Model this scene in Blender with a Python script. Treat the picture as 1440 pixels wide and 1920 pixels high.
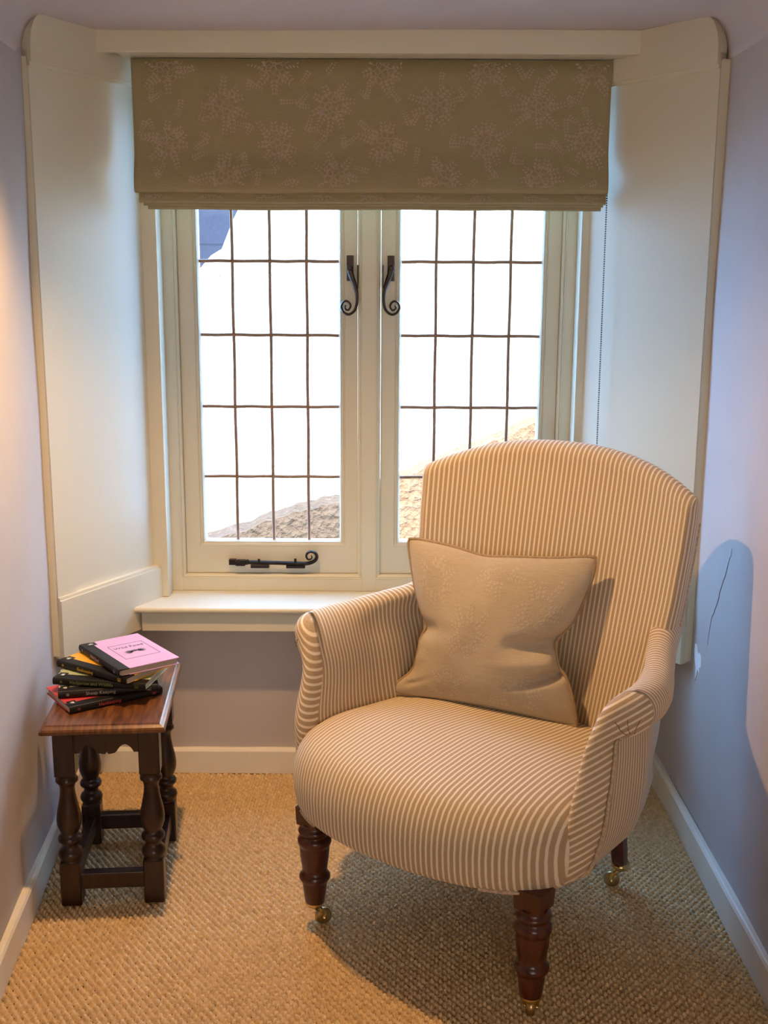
import bpy, bmesh, math, random
import numpy as np
from mathutils import Vector, Matrix

PI = math.pi
random.seed(4)
rng = np.random.default_rng(4)
for o in list(bpy.data.objects):
    bpy.data.objects.remove(o)
sc = bpy.context.scene
COL = sc.collection

# ------------------------------------------------------------------ camera
F_PX, CAM_H, ROLL = 2150.0, 1.52, math.radians(0.3)
PITCH = math.atan(460.0 / F_PX)
cam_d = bpy.data.cameras.new('camera')
cam_d.sensor_fit = 'VERTICAL'
cam_d.sensor_height = 36.0
cam_d.lens = 36.0 * F_PX / 1920.0
cam_d.clip_start = 0.02
cam = bpy.data.objects.new('camera', cam_d)
COL.objects.link(cam)
cam.matrix_world = (Matrix.Translation((0, 0, CAM_H)) @ Matrix.Rotation(PI / 2 - PITCH, 4, 'X')
                    @ Matrix.Rotation(ROLL, 4, 'Z'))
sc.camera = cam

# ------------------------------------------------------------------ view, world, sun, large lights
sc.view_settings.view_transform = 'Standard'
sc.view_settings.look = 'None'
sc.view_settings.gamma = 1.0
sc.view_settings.use_curve_mapping = False
sc.view_settings.exposure = 0.22
sc.cycles.sample_clamp_indirect = 0.0        # keep the full strength of daylight bounced off the sunlit gable

world = bpy.data.worlds.new('sky')
sc.world = world
world.use_nodes = True
wn = world.node_tree
wn.nodes.clear()
w_out = wn.nodes.new('ShaderNodeOutputWorld')
w_bg = wn.nodes.new('ShaderNodeBackground')
w_bg.inputs['Color'].default_value = (0.24, 0.51, 1.0, 1)
w_bg.inputs['Strength'].default_value = 14.0
wn.links.new(w_bg.outputs[0], w_out.inputs[0])

SUN_DIR = Vector((0.22, 0.72, -0.66)).normalized()
sun_d = bpy.data.lights.new('sun', 'SUN')
sun_d.energy = 22.0
sun_d.angle = math.radians(0.6)
sun_d.color = (1.0, 0.88, 0.68)
sun = bpy.data.objects.new('sun', sun_d)
COL.objects.link(sun)
sun.rotation_euler = SUN_DIR.to_track_quat('-Z', 'Y').to_euler()

# fill light added behind the camera to brighten the alcove
rw_d = bpy.data.lights.new('room_fill', 'AREA')
rw_d.shape = 'RECTANGLE'
rw_d.size, rw_d.size_y = 1.5, 1.2
rw_d.energy = 72.0
rw_d.color = (1.0, 0.93, 0.84)
rw = bpy.data.objects.new('room_fill', rw_d)
COL.objects.link(rw)
rw.location = (0.5, -2.9, 1.55)
rw.rotation_euler = (PI / 2, 0, PI)      # faces +Y

LAMP = Vector((-0.45, 2.52, 2.095))

# ------------------------------------------------------------------ materials
def new_mat(name):
    m = bpy.data.materials.new(name)
    m.use_nodes = True
    nt = m.node_tree
    return m, nt, nt.nodes['Principled BSDF']

def N(nt, kind, **kw):
    n = nt.nodes.new(kind)
    for k, v in kw.items():
        setattr(n, k, v)
    return n

def mixcol(nt, a, b, fac):
    mx = N(nt, 'ShaderNodeMix', data_type='RGBA')
    for sock, val in ((mx.inputs[0], fac), (mx.inputs[6], a), (mx.inputs[7], b)):
        if hasattr(val, 'links') or isinstance(val, bpy.types.NodeSocket):
            nt.links.new(val, sock)
        elif isinstance(val, (tuple, list)):
            sock.default_value = (*val, 1) if len(val) == 3 else val
        else:
            sock.default_value = val
    return mx.outputs[2]

def ramp(nt, src, p0, p1):
    r = N(nt, 'ShaderNodeMapRange')
    r.inputs[1].default_value, r.inputs[2].default_value = p0, p1
    nt.links.new(src, r.inputs[0])
    return r.outputs[0]

def mathn(nt, op, a, b=None):
    n = N(nt, 'ShaderNodeMath', operation=op)
    for s, v in ((n.inputs[0], a), (n.inputs[1], b)):
        if v is None:
            continue
        if isinstance(v, bpy.types.NodeSocket):
            nt.links.new(v, s)
        else:
            s.default_value = v
    return n.outputs[0]

def noise_tex(nt, scale, detail=3, vec=None, stretch=None):
    t = N(nt, 'ShaderNodeTexNoise')
    t.inputs['Scale'].default_value = scale
    t.inputs['Detail'].default_value = detail
    if vec is None:
        vec = N(nt, 'ShaderNodeTexCoord').outputs['Object']
    if stretch:
        mp = N(nt, 'ShaderNodeMapping')
        mp.inputs['Scale'].default_value = stretch
        nt.links.new(vec, mp.inputs[0])
        vec = mp.outputs[0]
    nt.links.new(vec, t.inputs['Vector'])
    return t.outputs[0]

def bump(nt, b, h, strength, dist):
    bn = N(nt, 'ShaderNodeBump')
    bn.inputs['Strength'].default_value = strength
    bn.inputs['Distance'].default_value = dist
    nt.links.new(h, bn.inputs['Height'])
    nt.links.new(bn.outputs[0], b.inputs['Normal'])

def simple(name, col, rough=0.6, var=0.0, vscale=8, bmp=None, metal=0.0, spec=0.5, stretch=None, coat=0.0):
    m, nt, b = new_mat(name)
    b.inputs['Roughness'].default_value = rough
    b.inputs['Metallic'].default_value = metal
    b.inputs['Specular IOR Level'].default_value = spec
    b.inputs['Coat Weight'].default_value = coat
    b.inputs['Base Color'].default_value = (*col, 1)
    if var:
        n = ramp(nt, noise_tex(nt, vscale, 4, stretch=stretch), 0.3, 0.7)
        nt.links.new(mixcol(nt, tuple(c * (1 - var) for c in col), tuple(min(1, c * (1 + var)) for c in col), n), b.inputs['Base Color'])
    if bmp:
        bump(nt, b, noise_tex(nt, bmp[0], 3, stretch=stretch), bmp[1], bmp[2])
    return m

M = {}
M['plaster'] = simple('lilac_plaster', (0.52, 0.48, 0.465), 0.75, 0.03, 5, (14, 0.25, 0.006), spec=0.3)
M['ceiling'] = simple('ceiling_plaster', (0.58, 0.53, 0.53), 0.85, 0.03, 5, (22, 0.15, 0.004), spec=0.2)
M['cream'] = simple('cream_gloss_paint', (0.70, 0.67, 0.525), 0.38, 0.025, 3, (30, 0.06, 0.002))
M['skirt'] = simple('cream_skirting_paint', (0.80, 0.77, 0.67), 0.42, 0.04, 6, (24, 0.10, 0.003))
M['chip'] = simple('bare_white_plaster', (0.86, 0.86, 0.88), 0.9)
M['crack'] = simple('crack_dark', (0.28, 0.26, 0.30), 0.9)
M['lead'] = simple('bronze_lead', (0.30, 0.19, 0.12), 0.5, 0.1, 40, metal=0.3)
M['iron'] = simple('black_wrought_iron', (0.022, 0.018, 0.016), 0.42, 0.3, 90, (120, 0.4, 0.002), metal=0.6)
M['iron_brown'] = simple('brown_black_iron', (0.045, 0.030, 0.022), 0.40, 0.3, 90, (120, 0.4, 0.002), metal=0.6)
M['brass'] = simple('brass', (0.72, 0.55, 0.24), 0.25, 0.1, 60, metal=1.0)
M['wheel'] = simple('caster_wheel_brass', (0.42, 0.30, 0.14), 0.3, 0.1, 60, metal=0.9)
M['chain'] = simple('metal_bead_chain', (0.20, 0.19, 0.19), 0.35, metal=0.8)
M['white'] = simple('white_enamel', (0.85, 0.85, 0.83), 0.4)
M['pages'] = simple('book_pages', (0.46, 0.39, 0.31), 0.8, 0.12, 30, (10, 0.5, 0.001), stretch=(1, 1, 90))

def wood(name, c0, c1, rough, scale, stretch, coat=0.2):
    m, nt, b = new_mat(name)
    b.inputs['Roughness'].default_value = rough
    b.inputs['Coat Weight'].default_value = coat
    b.inputs['Coat Roughness'].default_value = 0.15
    g = ramp(nt, noise_tex(nt, scale, 6, stretch=stretch), 0.32, 0.68)
    nt.links.new(mixcol(nt, c0, c1, g), b.inputs['Base Color'])
    bump(nt, b, g, 0.12, 0.001)
    return m
M['oak_top'] = wood('oak_stool_top', (0.055, 0.018, 0.006), (0.20, 0.075, 0.022), 0.32, 14, (9, 1, 1))
M['oak'] = wood('dark_oak', (0.010, 0.0030, 0.0018), (0.034, 0.0085, 0.004), 0.30, 12, (6, 6, 1), 0.08)
M['mahogany'] = wood('mahogany', (0.032, 0.006, 0.004), (0.085, 0.017, 0.009), 0.30, 14, (6, 6, 1))

def stripe_fabric(name, ground, line, period, duty):
    m, nt, b = new_mat(name)
    b.inputs['Roughness'].default_value = 0.9
    b.inputs['Specular IOR Level'].default_value = 0.15
    b.inputs['Sheen Weight'].default_value = 0.15
    uv = N(nt, 'ShaderNodeTexCoord').outputs['UV']
    sp = N(nt, 'ShaderNodeSeparateXYZ')
    nt.links.new(uv, sp.inputs[0])
    x = mathn(nt, 'MULTIPLY', sp.outputs[0], 1.0 / period)
    fr = mathn(nt, 'PINGPONG', x, 0.5)
    s = ramp(nt, fr, 0.5 - duty * 0.5 - 0.05, 0.5 - duty * 0.5 + 0.05)
    # thread texture
    th = N(nt, 'ShaderNodeTexNoise')
    th.inputs['Scale'].default_value = 1.0
    th.inputs['Detail'].default_value = 2
    mp = N(nt, 'ShaderNodeMapping')
    mp.inputs['Scale'].default_value = (900, 260, 1)
    nt.links.new(uv, mp.inputs[0])
    nt.links.new(mp.outputs[0], th.inputs['Vector'])
    t = ramp(nt, th.outputs[0], 0.25, 0.75)
    g = mixcol(nt, tuple(c * 0.82 for c in ground), tuple(c * 1.15 for c in ground), t)
    l = mixcol(nt, tuple(c * 0.92 for c in line), tuple(min(1, c * 1.05) for c in line), t)
    nt.links.new(mixcol(nt, g, l, s), b.inputs['Base Color'])
    bump(nt, b, mathn(nt, 'ADD', mathn(nt, 'MULTIPLY', t, 0.4), s), 0.25, 0.0008)
    return m
M['stripe'] = stripe_fabric('striped_ticking', (0.435, 0.335, 0.215), (0.79, 0.715, 0.58), 0.0122, 0.36)
M['cord'] = simple('upholstery_cord', (0.50, 0.40, 0.29), 0.9, 0.3, 160, spec=0.1)
M['seam'] = simple('seam_shadow_thread', (0.16, 0.11, 0.07), 0.95)

def linen(name, col, s=420):
    m, nt, b = new_mat(name)
    b.inputs['Roughness'].default_value = 0.92
    b.inputs['Specular IOR Level'].default_value = 0.12
    a = ramp(nt, noise_tex(nt, 1, 2, stretch=(s, s, 2 * s)), 0.3, 0.7)
    c = ramp(nt, noise_tex(nt, 1, 2, stretch=(40, 40, s * 2)), 0.3, 0.7)
    f = mathn(nt, 'MULTIPLY', mathn(nt, 'ADD', a, c), 0.5)
    nt.links.new(mixcol(nt, tuple(x * 0.84 for x in col), tuple(x * 1.14 for x in col), f), b.inputs['Base Color'])
    bump(nt, b, f, 0.25, 0.0006)
    return m
M['blind'] = linen('olive_taupe_linen', (0.36, 0.305, 0.175))
M['print'] = linen('pink_taupe_print', (0.485, 0.385, 0.285))
M['cushion'] = linen('pale_taupe_linen', (0.47, 0.405, 0.305))
M['cprint'] = linen('pale_print', (0.535, 0.468, 0.365))
M['cpipe'] = simple('cushion_piping', (0.34, 0.25, 0.155), 0.9, 0.15, 120)

def carpet_mat():
    m, nt, b = new_mat('sisal_carpet')
    b.inputs['Roughness'].default_value = 0.95
    b.inputs['Specular IOR Level'].default_value = 0.1
    a = ramp(nt, noise_tex(nt, 70, 4), 0.3, 0.7)
    c = ramp(nt, noise_tex(nt, 320, 2), 0.3, 0.7)
    f = mathn(nt, 'ADD', mathn(nt, 'MULTIPLY', a, 0.6), mathn(nt, 'MULTIPLY', c, 0.4))
    nt.links.new(mixcol(nt, (0.46, 0.325, 0.175), (0.80, 0.60, 0.35), f), b.inputs['Base Color'])
    bump(nt, b, c, 0.3, 0.001)
    return m
M['carpet'] = carpet_mat()
M['backing'] = simple('carpet_backing', (0.030, 0.019, 0.011), 0.95)

def glass_mat():
    m = bpy.data.materials.new('window_glass')
    m.use_nodes = True
    nt = m.node_tree
    nt.nodes.clear()
    out = N(nt, 'ShaderNodeOutputMaterial')
    tr = N(nt, 'ShaderNodeBsdfTransparent')
    tr.inputs[0].default_value = (0.97, 0.985, 0.98, 1)
    gl = N(nt, 'ShaderNodeBsdfGlossy')
    gl.inputs['Roughness'].default_value = 0.02
    mx = N(nt, 'ShaderNodeMixShader')
    mx.inputs[0].default_value = 0.05
    nt.links.new(tr.outputs[0], mx.inputs[1])
    nt.links.new(gl.outputs[0], mx.inputs[2])
    nt.links.new(mx.outputs[0], out.inputs[0])
    return m
M['glass'] = glass_mat()

def roughcast():
    m, nt, b = new_mat('white_roughcast')
    b.inputs['Roughness'].default_value = 0.95
    v = N(nt, 'ShaderNodeTexVoronoi')
    v.inputs['Scale'].default_value = 16
    nt.links.new(N(nt, 'ShaderNodeTexCoord').outputs['Object'], v.inputs['Vector'])
    pit = ramp(nt, v.outputs['Distance'], 0.14, 0.05)
    gate = ramp(nt, noise_tex(nt, 2.4, 3), 0.47, 0.60)
    blot = ramp(nt, noise_tex(nt, 9, 4), 0.68, 0.74)
    f = mathn(nt, 'MAXIMUM', mathn(nt, 'MULTIPLY', pit, gate), mathn(nt, 'MULTIPLY', blot, gate))
    nt.links.new(mixcol(nt, (0.84, 0.78, 0.66), (0.060, 0.038, 0.015), f), b.inputs['Base Color'])
    bump(nt, b, noise_tex(nt, 30, 4), 0.9, 0.03)
    return m
M['roughcast'] = roughcast()
M['stone'] = simple('paving', (0.42, 0.36, 0.28), 0.9, 0.2, 3)
def shadow_tone():
    m, nt, b = new_mat('brown_shadow_tone')
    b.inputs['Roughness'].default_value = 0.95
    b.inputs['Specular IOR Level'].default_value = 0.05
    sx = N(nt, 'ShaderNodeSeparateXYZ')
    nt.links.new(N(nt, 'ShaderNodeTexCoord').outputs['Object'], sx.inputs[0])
    a = ramp(nt, mathn(nt, 'ADD', sx.outputs[0], mathn(nt, 'MULTIPLY', noise_tex(nt, 3, 2), 0.3)), -0.12, 0.22)      # painted shadow tones: grey on the left, orange on the right
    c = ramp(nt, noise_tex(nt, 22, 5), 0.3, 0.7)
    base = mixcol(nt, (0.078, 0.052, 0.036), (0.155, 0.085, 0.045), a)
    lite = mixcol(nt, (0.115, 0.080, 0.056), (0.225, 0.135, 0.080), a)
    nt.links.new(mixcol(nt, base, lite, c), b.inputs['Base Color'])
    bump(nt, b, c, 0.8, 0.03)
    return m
M['shadow_tone'] = shadow_tone()
M['sky_tone'] = simple('dark_blue_sky_tone', (0.017, 0.020, 0.031), 0.8, 0.12, 4, (20, 0.5, 0.02), spec=0.1)  # dark blue for the added cover over the sky patch
M['thatch'] = simple('weathered_thatch', (0.22, 0.20, 0.22), 0.95, 0.3, 20)

def emit(name, col, strength):
    m, nt, b = new_mat(name)
    b.inputs['Emission Color'].default_value = (*col, 1)
    b.inputs['Emission Strength'].default_value = strength
    return m
M['bulb'] = emit('lamp_glass', (1.0, 0.75, 0.48), 6.0)

# ------------------------------------------------------------------ mesh helpers
ORG = {}                     # frame origin of every thing, so its parts can be given in world coordinates

def root_of(o):
    while o.parent is not None:
        o = o.parent
    return o

def link(name, me, mat, parent=None):
    o = bpy.data.objects.new(name, me)
    COL.objects.link(o)
    if mat is not None:
        me.materials.append(M[mat] if isinstance(mat, str) else mat)
    if parent is not None:
        o.parent = parent
    return o

def mesh(name, verts, faces, mat, parent=None, smooth=False, uv=None):
    v = np.asarray(verts, dtype=float)
    if parent is not None and root_of(parent).name in ORG:
        v = v - ORG[root_of(parent).name]
    me = bpy.data.meshes.new(name)
    me.from_pydata(v.tolist(), [], [list(map(int, f)) for f in faces])
    if uv is not None:
        uv = np.asarray(uv, dtype=float)
        lay = me.uv_layers.new(name='UVMap')
        idx = np.empty(len(me.loops), dtype=np.int32)
        me.loops.foreach_get('vertex_index', idx)
        lay.data.foreach_set('uv', uv[idx].astype(np.float32).ravel())
    if smooth:
        me.polygons.foreach_set('use_smooth', [True] * len(me.polygons))
    me.update()
    return link(name, me, mat, parent)

def empty(name, loc, rotz=0.0, world_parts=True):
    o = bpy.data.objects.new(name, None)
    o.empty_display_size = 0.1
    COL.objects.link(o)
    o.location = loc
    o.rotation_euler = (0, 0, rotz)
    if world_parts:
        ORG[o.name] = np.array(loc, dtype=float)
    return o

def tag(o, label=None, cat=None, group=None, kind=None):
    if label: o['label'] = label
    if cat: o['category'] = cat
    if group: o['group'] = group
    if kind: o['kind'] = kind
    return o

def box_geo(lo, hi, bev=0.0, seg=2):
    bm = bmesh.new()
    bmesh.ops.create_cube(bm, size=1.0)
    lo, hi = Vector(lo), Vector(hi)
    for v in bm.verts:
        v.co = Vector(((lo[i] + hi[i]) / 2 + v.co[i] * (hi[i] - lo[i])) for i in range(3))
    if bev > 0:
        bmesh.ops.bevel(bm, geom=list(bm.edges), offset=bev, segments=seg, affect='EDGES', profile=0.5)
    bm.verts.index_update()
    vs = [tuple(v.co) for v in bm.verts]
    fs = [[v.index for v in f.verts] for f in bm.faces]
    bm.free()
    return vs, fs

def box(name, lo, hi, mat, parent=None, bev=0.003, seg=2):
    v, f = box_geo(lo, hi, bev, seg)
    return mesh(name, v, f, mat, parent)

def join(*geos):
    V, F, n = [], [], 0
    for v, f in geos:
        v = list(map(tuple, v))
        V += v
        F += [[i + n for i in q] for q in f]
        n += len(v)
    return V, F

def grid_geo(P, cu=False, cv=False):
    """P[n,m,3] -> verts, quads; cu closes the first axis, cv the second"""
    n, m = P.shape[:2]
    F = []
    for i in range(n if cu else n - 1):
        for j in range(m if cv else m - 1):
            i2, j2 = (i + 1) % n, (j + 1) % m
            F.append((i * m + j, i2 * m + j, i2 * m + j2, i * m + j2))
    return P.reshape(-1, 3), F

def prism_geo(poly, axis, lo, hi):
    """closed polygon [(a,b)..] extruded along axis (0,1,2) from lo to hi"""
    def pt(a, b, c):
        r = [0, 0, 0]
        o = [i for i in range(3) if i != axis]
        r[o[0]], r[o[1]], r[axis] = a, b, c
        return r
    n = len(poly)
    V = [pt(a, b, lo) for a, b in poly] + [pt(a, b, hi) for a, b in poly]
    F = [list(range(n))[::-1], list(range(n, 2 * n))] + [[i, (i + 1) % n, n + (i + 1) % n, n + i] for i in range(n)]
    return V, F

def lathe_geo(prof, cx, cy, seg=24):
    a = np.linspace(0, 2 * PI, seg, endpoint=False)
    P = np.array([[(cx + r * math.cos(t), cy + r * math.sin(t), z) for t in a] for r, z in prof])
    V, F = grid_geo(P, cv=True)
    V = V.tolist()
    m = seg
    F = list(F) + [list(range(m))[::-1], list(range((len(prof) - 1) * m, len(prof) * m))]
    return V, F

def tube_geo(path, rad, seg=8, closed=False):
    path = [Vector(p) for p in path]
    n = len(path)
    if not hasattr(rad, '__len__'):
        rad = [rad] * n
    rings, up = [], None
    for i, p in enumerate(path):
        a = path[(i - 1) % n] if (closed or i > 0) else p
        b = path[(i + 1) % n] if (closed or i < n - 1) else p
        t = (b - a).normalized()
        if up is None:
            up = Vector((0, 0, 1)) if abs(t.z) < 0.9 else Vector((1, 0, 0))
        x = t.cross(up).normalized()
        up = x.cross(t).normalized()
        rings.append([p + (x * math.cos(k * 2 * PI / seg) + up * math.sin(k * 2 * PI / seg)) * rad[i] for k in range(seg)])
    P = np.array([[tuple(v) for v in r] for r in rings])
    V, F = grid_geo(P, cu=closed, cv=True)
    V, F = V.tolist(), list(F)
    if not closed:
        F += [list(range(seg))[::-1], list(range((n - 1) * seg, n * seg))]
    return V, F

def smooth_path(pts, per=6, closed=False):
    P = np.array(pts, dtype=float)
    n = len(P)
    out = []
    rngi = range(n) if closed else range(n - 1)
    for i in rngi:
        if closed:
            p0, p1, p2, p3 = P[(i - 1) % n], P[i], P[(i + 1) % n], P[(i + 2) % n]
        else:
            p0, p1, p2, p3 = P[max(i - 1, 0)], P[i], P[i + 1], P[min(i + 2, n - 1)]
        for k in range(per):
            t = k / per
            out.append(0.5 * ((2 * p1) + (-p0 + p2) * t + (2 * p0 - 5 * p1 + 4 * p2 - p3) * t * t + (-p0 + 3 * p1 - 3 * p2 + p3) * t ** 3))
    if not closed:
        out.append(P[-1])
    return np.array(out)

def sstep(a, b, x):
    t = np.clip((x - a) / (b - a), 0, 1)
    return t * t * (3 - 2 * t)

def wobble(x, y, amp):
    return amp * (np.sin(3.1 * x + 1.7 * y + .4) + .7 * np.sin(-2.3 * x + 4.9 * y + 1.1) + .5 * np.sin(7.7 * x + 2.1 * y) + .35 * np.sin(5.2 * x - 9.1 * y + 2.)) / 2.5

def slab(name, p00, p10, p11, p01, thick, mat, kind, n=(30, 30), amp=0.0, parent=None):
    """plaster slab: a bilinear sheet, gently uneven, with a flat back offset by the vector `thick`"""
    p00, p10, p11, p01 = (np.array(p, float) for p in (p00, p10, p11, p01))
    s = np.linspace(0, 1, n[0])[:, None, None]
    t = np.linspace(0, 1, n[1])[None, :, None]
    P = p00 * (1 - s) * (1 - t) + p10 * s * (1 - t) + p11 * s * t + p01 * (1 - s) * t
    nrm = np.cross(p10 - p00, p01 - p00)
    nrm /= np.linalg.norm(nrm)
    if amp:
        L1, L2 = np.linalg.norm(p10 - p00), np.linalg.norm(p01 - p00)
        P = P + nrm * wobble(s * L1 * 1.3, t * L2 * 1.3, amp)
    th = np.array(thick, float)
    V, F = grid_geo(P)
    a, b = n
    ring = [i * b for i in range(a)] + [(a - 1) * b + j for j in range(1, b)] + [i * b + b - 1 for i in range(a - 2, -1, -1)] + [j for j in range(b - 2, 0, -1)]
    V = V.tolist()
    k = len(V)
    base = np.array([V[i] for i in ring]) + th
    V += base.tolist()
    R = len(ring)
    F = list(F) + [[ring[i], ring[(i + 1) % R], k + (i + 1) % R, k + i] for i in range(R)] + [[k + i for i in range(R)][::-1]]
    o = mesh(name, V, F, mat, parent, smooth=False)
    me = o.data
    me.polygons.foreach_set('use_smooth', [i < (a - 1) * (b - 1) for i in range(len(me.polygons))])
    if kind:
        o['kind'] = kind
    return o

# ------------------------------------------------------------------ the setting
XR = 0.812                                   # face of the right skirting
def xl(y): return -0.803 - 0.083 * (y - 2.143)   # face of the left skirting
SK = 0.018
CEIL = 2.115
YB = 3.295                                   # wall under the window
Y0 = 0.9                                     # where the alcove opens to the room

fl = box('floor', (-3.2, -3.1, -0.12), (3.2, 3.42, -0.0138), 'backing', None, 0)
tag(fl, kind='structure')

# woven carpet: one sheet of knotted loops with open holes between them
def weave():
    ax, by = 0.0185, 0.0115
    x0, x1, y0, y1 = -0.93, 0.85, 1.75, 3.31
    nx, ny = 640, 840
    X, Y = np.meshgrid(np.linspace(x0, x1, nx), np.linspace(y0, y1, ny), indexing='ij')
    c, s = math.cos(0.05), math.sin(0.05)
    wx = 0.0016 * np.sin(9 * Y + 3 * X) + 0.0008 * np.sin(31 * Y)
    wy = 0.0012 * np.sin(7 * X + 2 * Y) + 0.0006 * np.sin(43 * X)
    U = c * X - s * Y + wx
    V = s * X + c * Y + wy
    Z = np.zeros_like(X)
    G = np.zeros_like(X)
    row0 = np.floor(V / by)
    for dr in (-1, 0, 1, 2):
        row = row0 + dr
        off = np.where(np.mod(row, 2) == 0, 0.0, 0.5)
        colc = np.round(U / ax - off)
        h = np.sin(row * 12.9898 + colc * 78.233) * 43758.5453
        h = h - np.floor(h)
        h2 = np.sin(row * 39.35 + colc * 11.135) * 24634.63
        h2 = h2 - np.floor(h2)
        dx = U - (colc + off + 0.12 * (h - .5)) * ax
        dy = V - (row + 0.5 + 0.2 * (h2 - .5)) * by
        dyr = dy + 0.22 * dx                                   # loops lean
        q = 1 - (dx / 0.0104) ** 2 - (dyr / 0.0076) ** 2
        Z = np.maximum(Z, np.clip(q, 0, None) ** .42 * (0.0115 + 0.0025 * h))
        colh = np.round(U / ax - off - .5)
        e2 = ((U - (colh + .5 + off) * ax + .0008 * (h - .5)) / 0.0046) ** 2 + ((V - (row + .5) * by) / 0.0050) ** 2
        G = np.maximum(G, np.exp(-e2 ** 1.6))
    Z *= 1 - G
    hole = G > .50
    Z += rng.normal(0, 0.00025, Z.shape)
    P = np.stack([X, Y, Z - 0.0135], axis=-1).reshape(-1, 3).astype(np.float32)
    i = np.arange(nx - 1)[:, None] * ny + np.arange(ny - 1)[None, :]
    Q = np.stack([i, i + ny, i + ny + 1, i + 1], axis=-1).reshape(-1, 4).astype(np.int32)
    Q = Q[~hole.reshape(-1)[Q].all(axis=1)]                     # open holes show the dark backing
    me = bpy.data.meshes.new('carpet_weave')
    me.vertices.add(len(P))
    me.vertices.foreach_set('co', P.ravel())
    me.loops.add(Q.size)
    me.loops.foreach_set('vertex_index', Q.ravel())
    me.polygons.add(len(Q))
    me.polygons.foreach_set('loop_start', np.arange(0, Q.size, 4, dtype=np.int32))
    me.polygons.foreach_set('use_smooth', np.ones(len(Q), dtype=bool))
    me.update(calc_edges=True)
    o = link('carpet_weave', me, 'carpet', fl)
    o['kind'] = 'stuff'
weave()
cm = box('carpet_margin', (-3.1, -3.0, -0.0137), (3.1, 1.75, -0.002), 'carpet', fl, 0)

# side walls of the alcove
slab('wall_left', (xl(Y0) - SK, Y0, 0), (xl(3.45) - SK, 3.45, 0), (xl(3.45) - SK, 3.45, 2.20), (xl(Y0) - SK, Y0, 2.20), (-0.12, 0, 0), 'plaster', 'structure', (70, 60), 0.006)
wr = slab('wall_right', (XR + SK, Y0, 0), (XR + SK, 3.45, 0), (XR + SK, 3.45, 2.20), (XR + SK, Y0, 2.20), (0.12, 0, 0), 'plaster', 'structure', (70, 60), 0.004)

# crack and flaked patch in the right wall's paint
def wall_x(y, z): return XR + SK + float(wobble((y - Y0) * 1.3, z * 1.3, 0.004))
def on_right(y, z): return (wall_x(y, z) - 0.0004, y, z)
cr = [(2.805, 0.575), (2.790, 0.640), (2.772, 0.665), (2.745, 0.705), (2.722, 0.745), (2.690, 0.80), (2.668, 0.84), (2.655, 0.875)]
crp = []
for (a, b), (c, d) in zip(cr[:-1], cr[1:]):
    for k in range(4):
        t = k / 4
        crp.append(on_right(a + (c - a) * t + random.uniform(-.003, .003), b + (d - b) * t))
g = tube_geo(crp, [0.0003 + 0.0011 * math.sin(PI * (i + 1) / (len(crp) + 1)) for i in range(len(crp))], 5)
mesh('paint_crack', *g, 'crack', wr)['label'] = 'thin jagged crack in the lilac paint'
ch = [(2.905, .545), (2.890, .548), (2.875, .528), (2.862, .535), (2.845, .528), (2.842, .500), (2.855, .497), (2.852, .478), (2.868, .487), (2.880, .462), (2.888, .448), (2.886, .485), (2.900, .505), (2.908, .525)]
V, Fc = prism_geo(ch, 0, -0.0014, 0.003)
V = [(wall_x(y, z) + x, y, z) for x, y, z in V]
mesh('bare_patch', V, Fc, 'chip', wr)['label'] = 'small white patch where paint has flaked off'

# wall under the window and the outer wall around it
wb = box('wall_back', (-1.05, YB, -0.02), (1.0, 3.42, 0.52), 'plaster', None, 0.002)
tag(wb, kind='structure')
def outer_top(x): return 2.66
geos = [prism_geo([(-7, -2.6), (-0.655, -2.6), (-0.655, 2.0), (-0.655, outer_top(-.655)), (-7, outer_top(-7))], 1, 3.42, 3.56),
        prism_geo([(0.60, -2.6), (7, -2.6), (7, outer_top(7)), (0.60, outer_top(.60))], 1, 3.42, 3.56),
        prism_geo([(-0.655, -2.6), (0.60, -2.6), (0.60, 0.50), (-0.655, 0.50)], 1, 3.42, 3.56),
        prism_geo([(-0.655, 2.0), (0.60, 2.0), (0.60, outer_top(.60)), (-0.655, outer_top(-.655))], 1, 3.42, 3.56)]
tag(mesh('wall_outer', *join(*geos), 'roughcast'), kind='structure')

# ceiling of the alcove with its coved edges
def ceiling():
    ys = np.linspace(Y0, 3.44, 12)
    rows = []
    for y in ys:
        L, Rr = xl(y) - SK + 0.002, XR + SK - 0.002
        r = []
        for k in range(9):
            a = k / 8 * PI / 2
            r.append((L + 0.055 * (1 - math.cos(a)), y, CEIL - 0.10 + 0.10 * math.sin(a)))
        for k in range(1, 12):
            t = k / 12
            x = L + .055 + (Rr - L - .11) * t
            r.append((x, y, CEIL + 0.004 * math.sin(3 * x + 2 * y)))
        for k in range(8, -1, -1):
            a = k / 8 * PI / 2
            r.append((Rr - 0.055 * (1 - math.cos(a)), y, CEIL - 0.10 + 0.10 * math.sin(a)))
        r.append((Rr + 0.1, y, CEIL - 0.10))
        r.append((Rr + 0.1, y, 2.30))
        r.append((L - 0.1, y, 2.30))
        r.append((L - 0.1, y, CEIL - 0.10))
        rows.append(r)
    V, F = grid_geo(np.array(rows), cv=True)
    m = len(rows[0])
    F = list(F) + [list(range(m)), list(range((len(rows) - 1) * m, len(rows) * m))[::-1]]
    o = mesh('ceiling', V, F, 'ceiling', smooth=False)
    o.data.polygons.foreach_set('use_smooth', [i < len(F) - 2 for i in range(len(F))])
    o['kind'] = 'structure'
ceiling()

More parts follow.
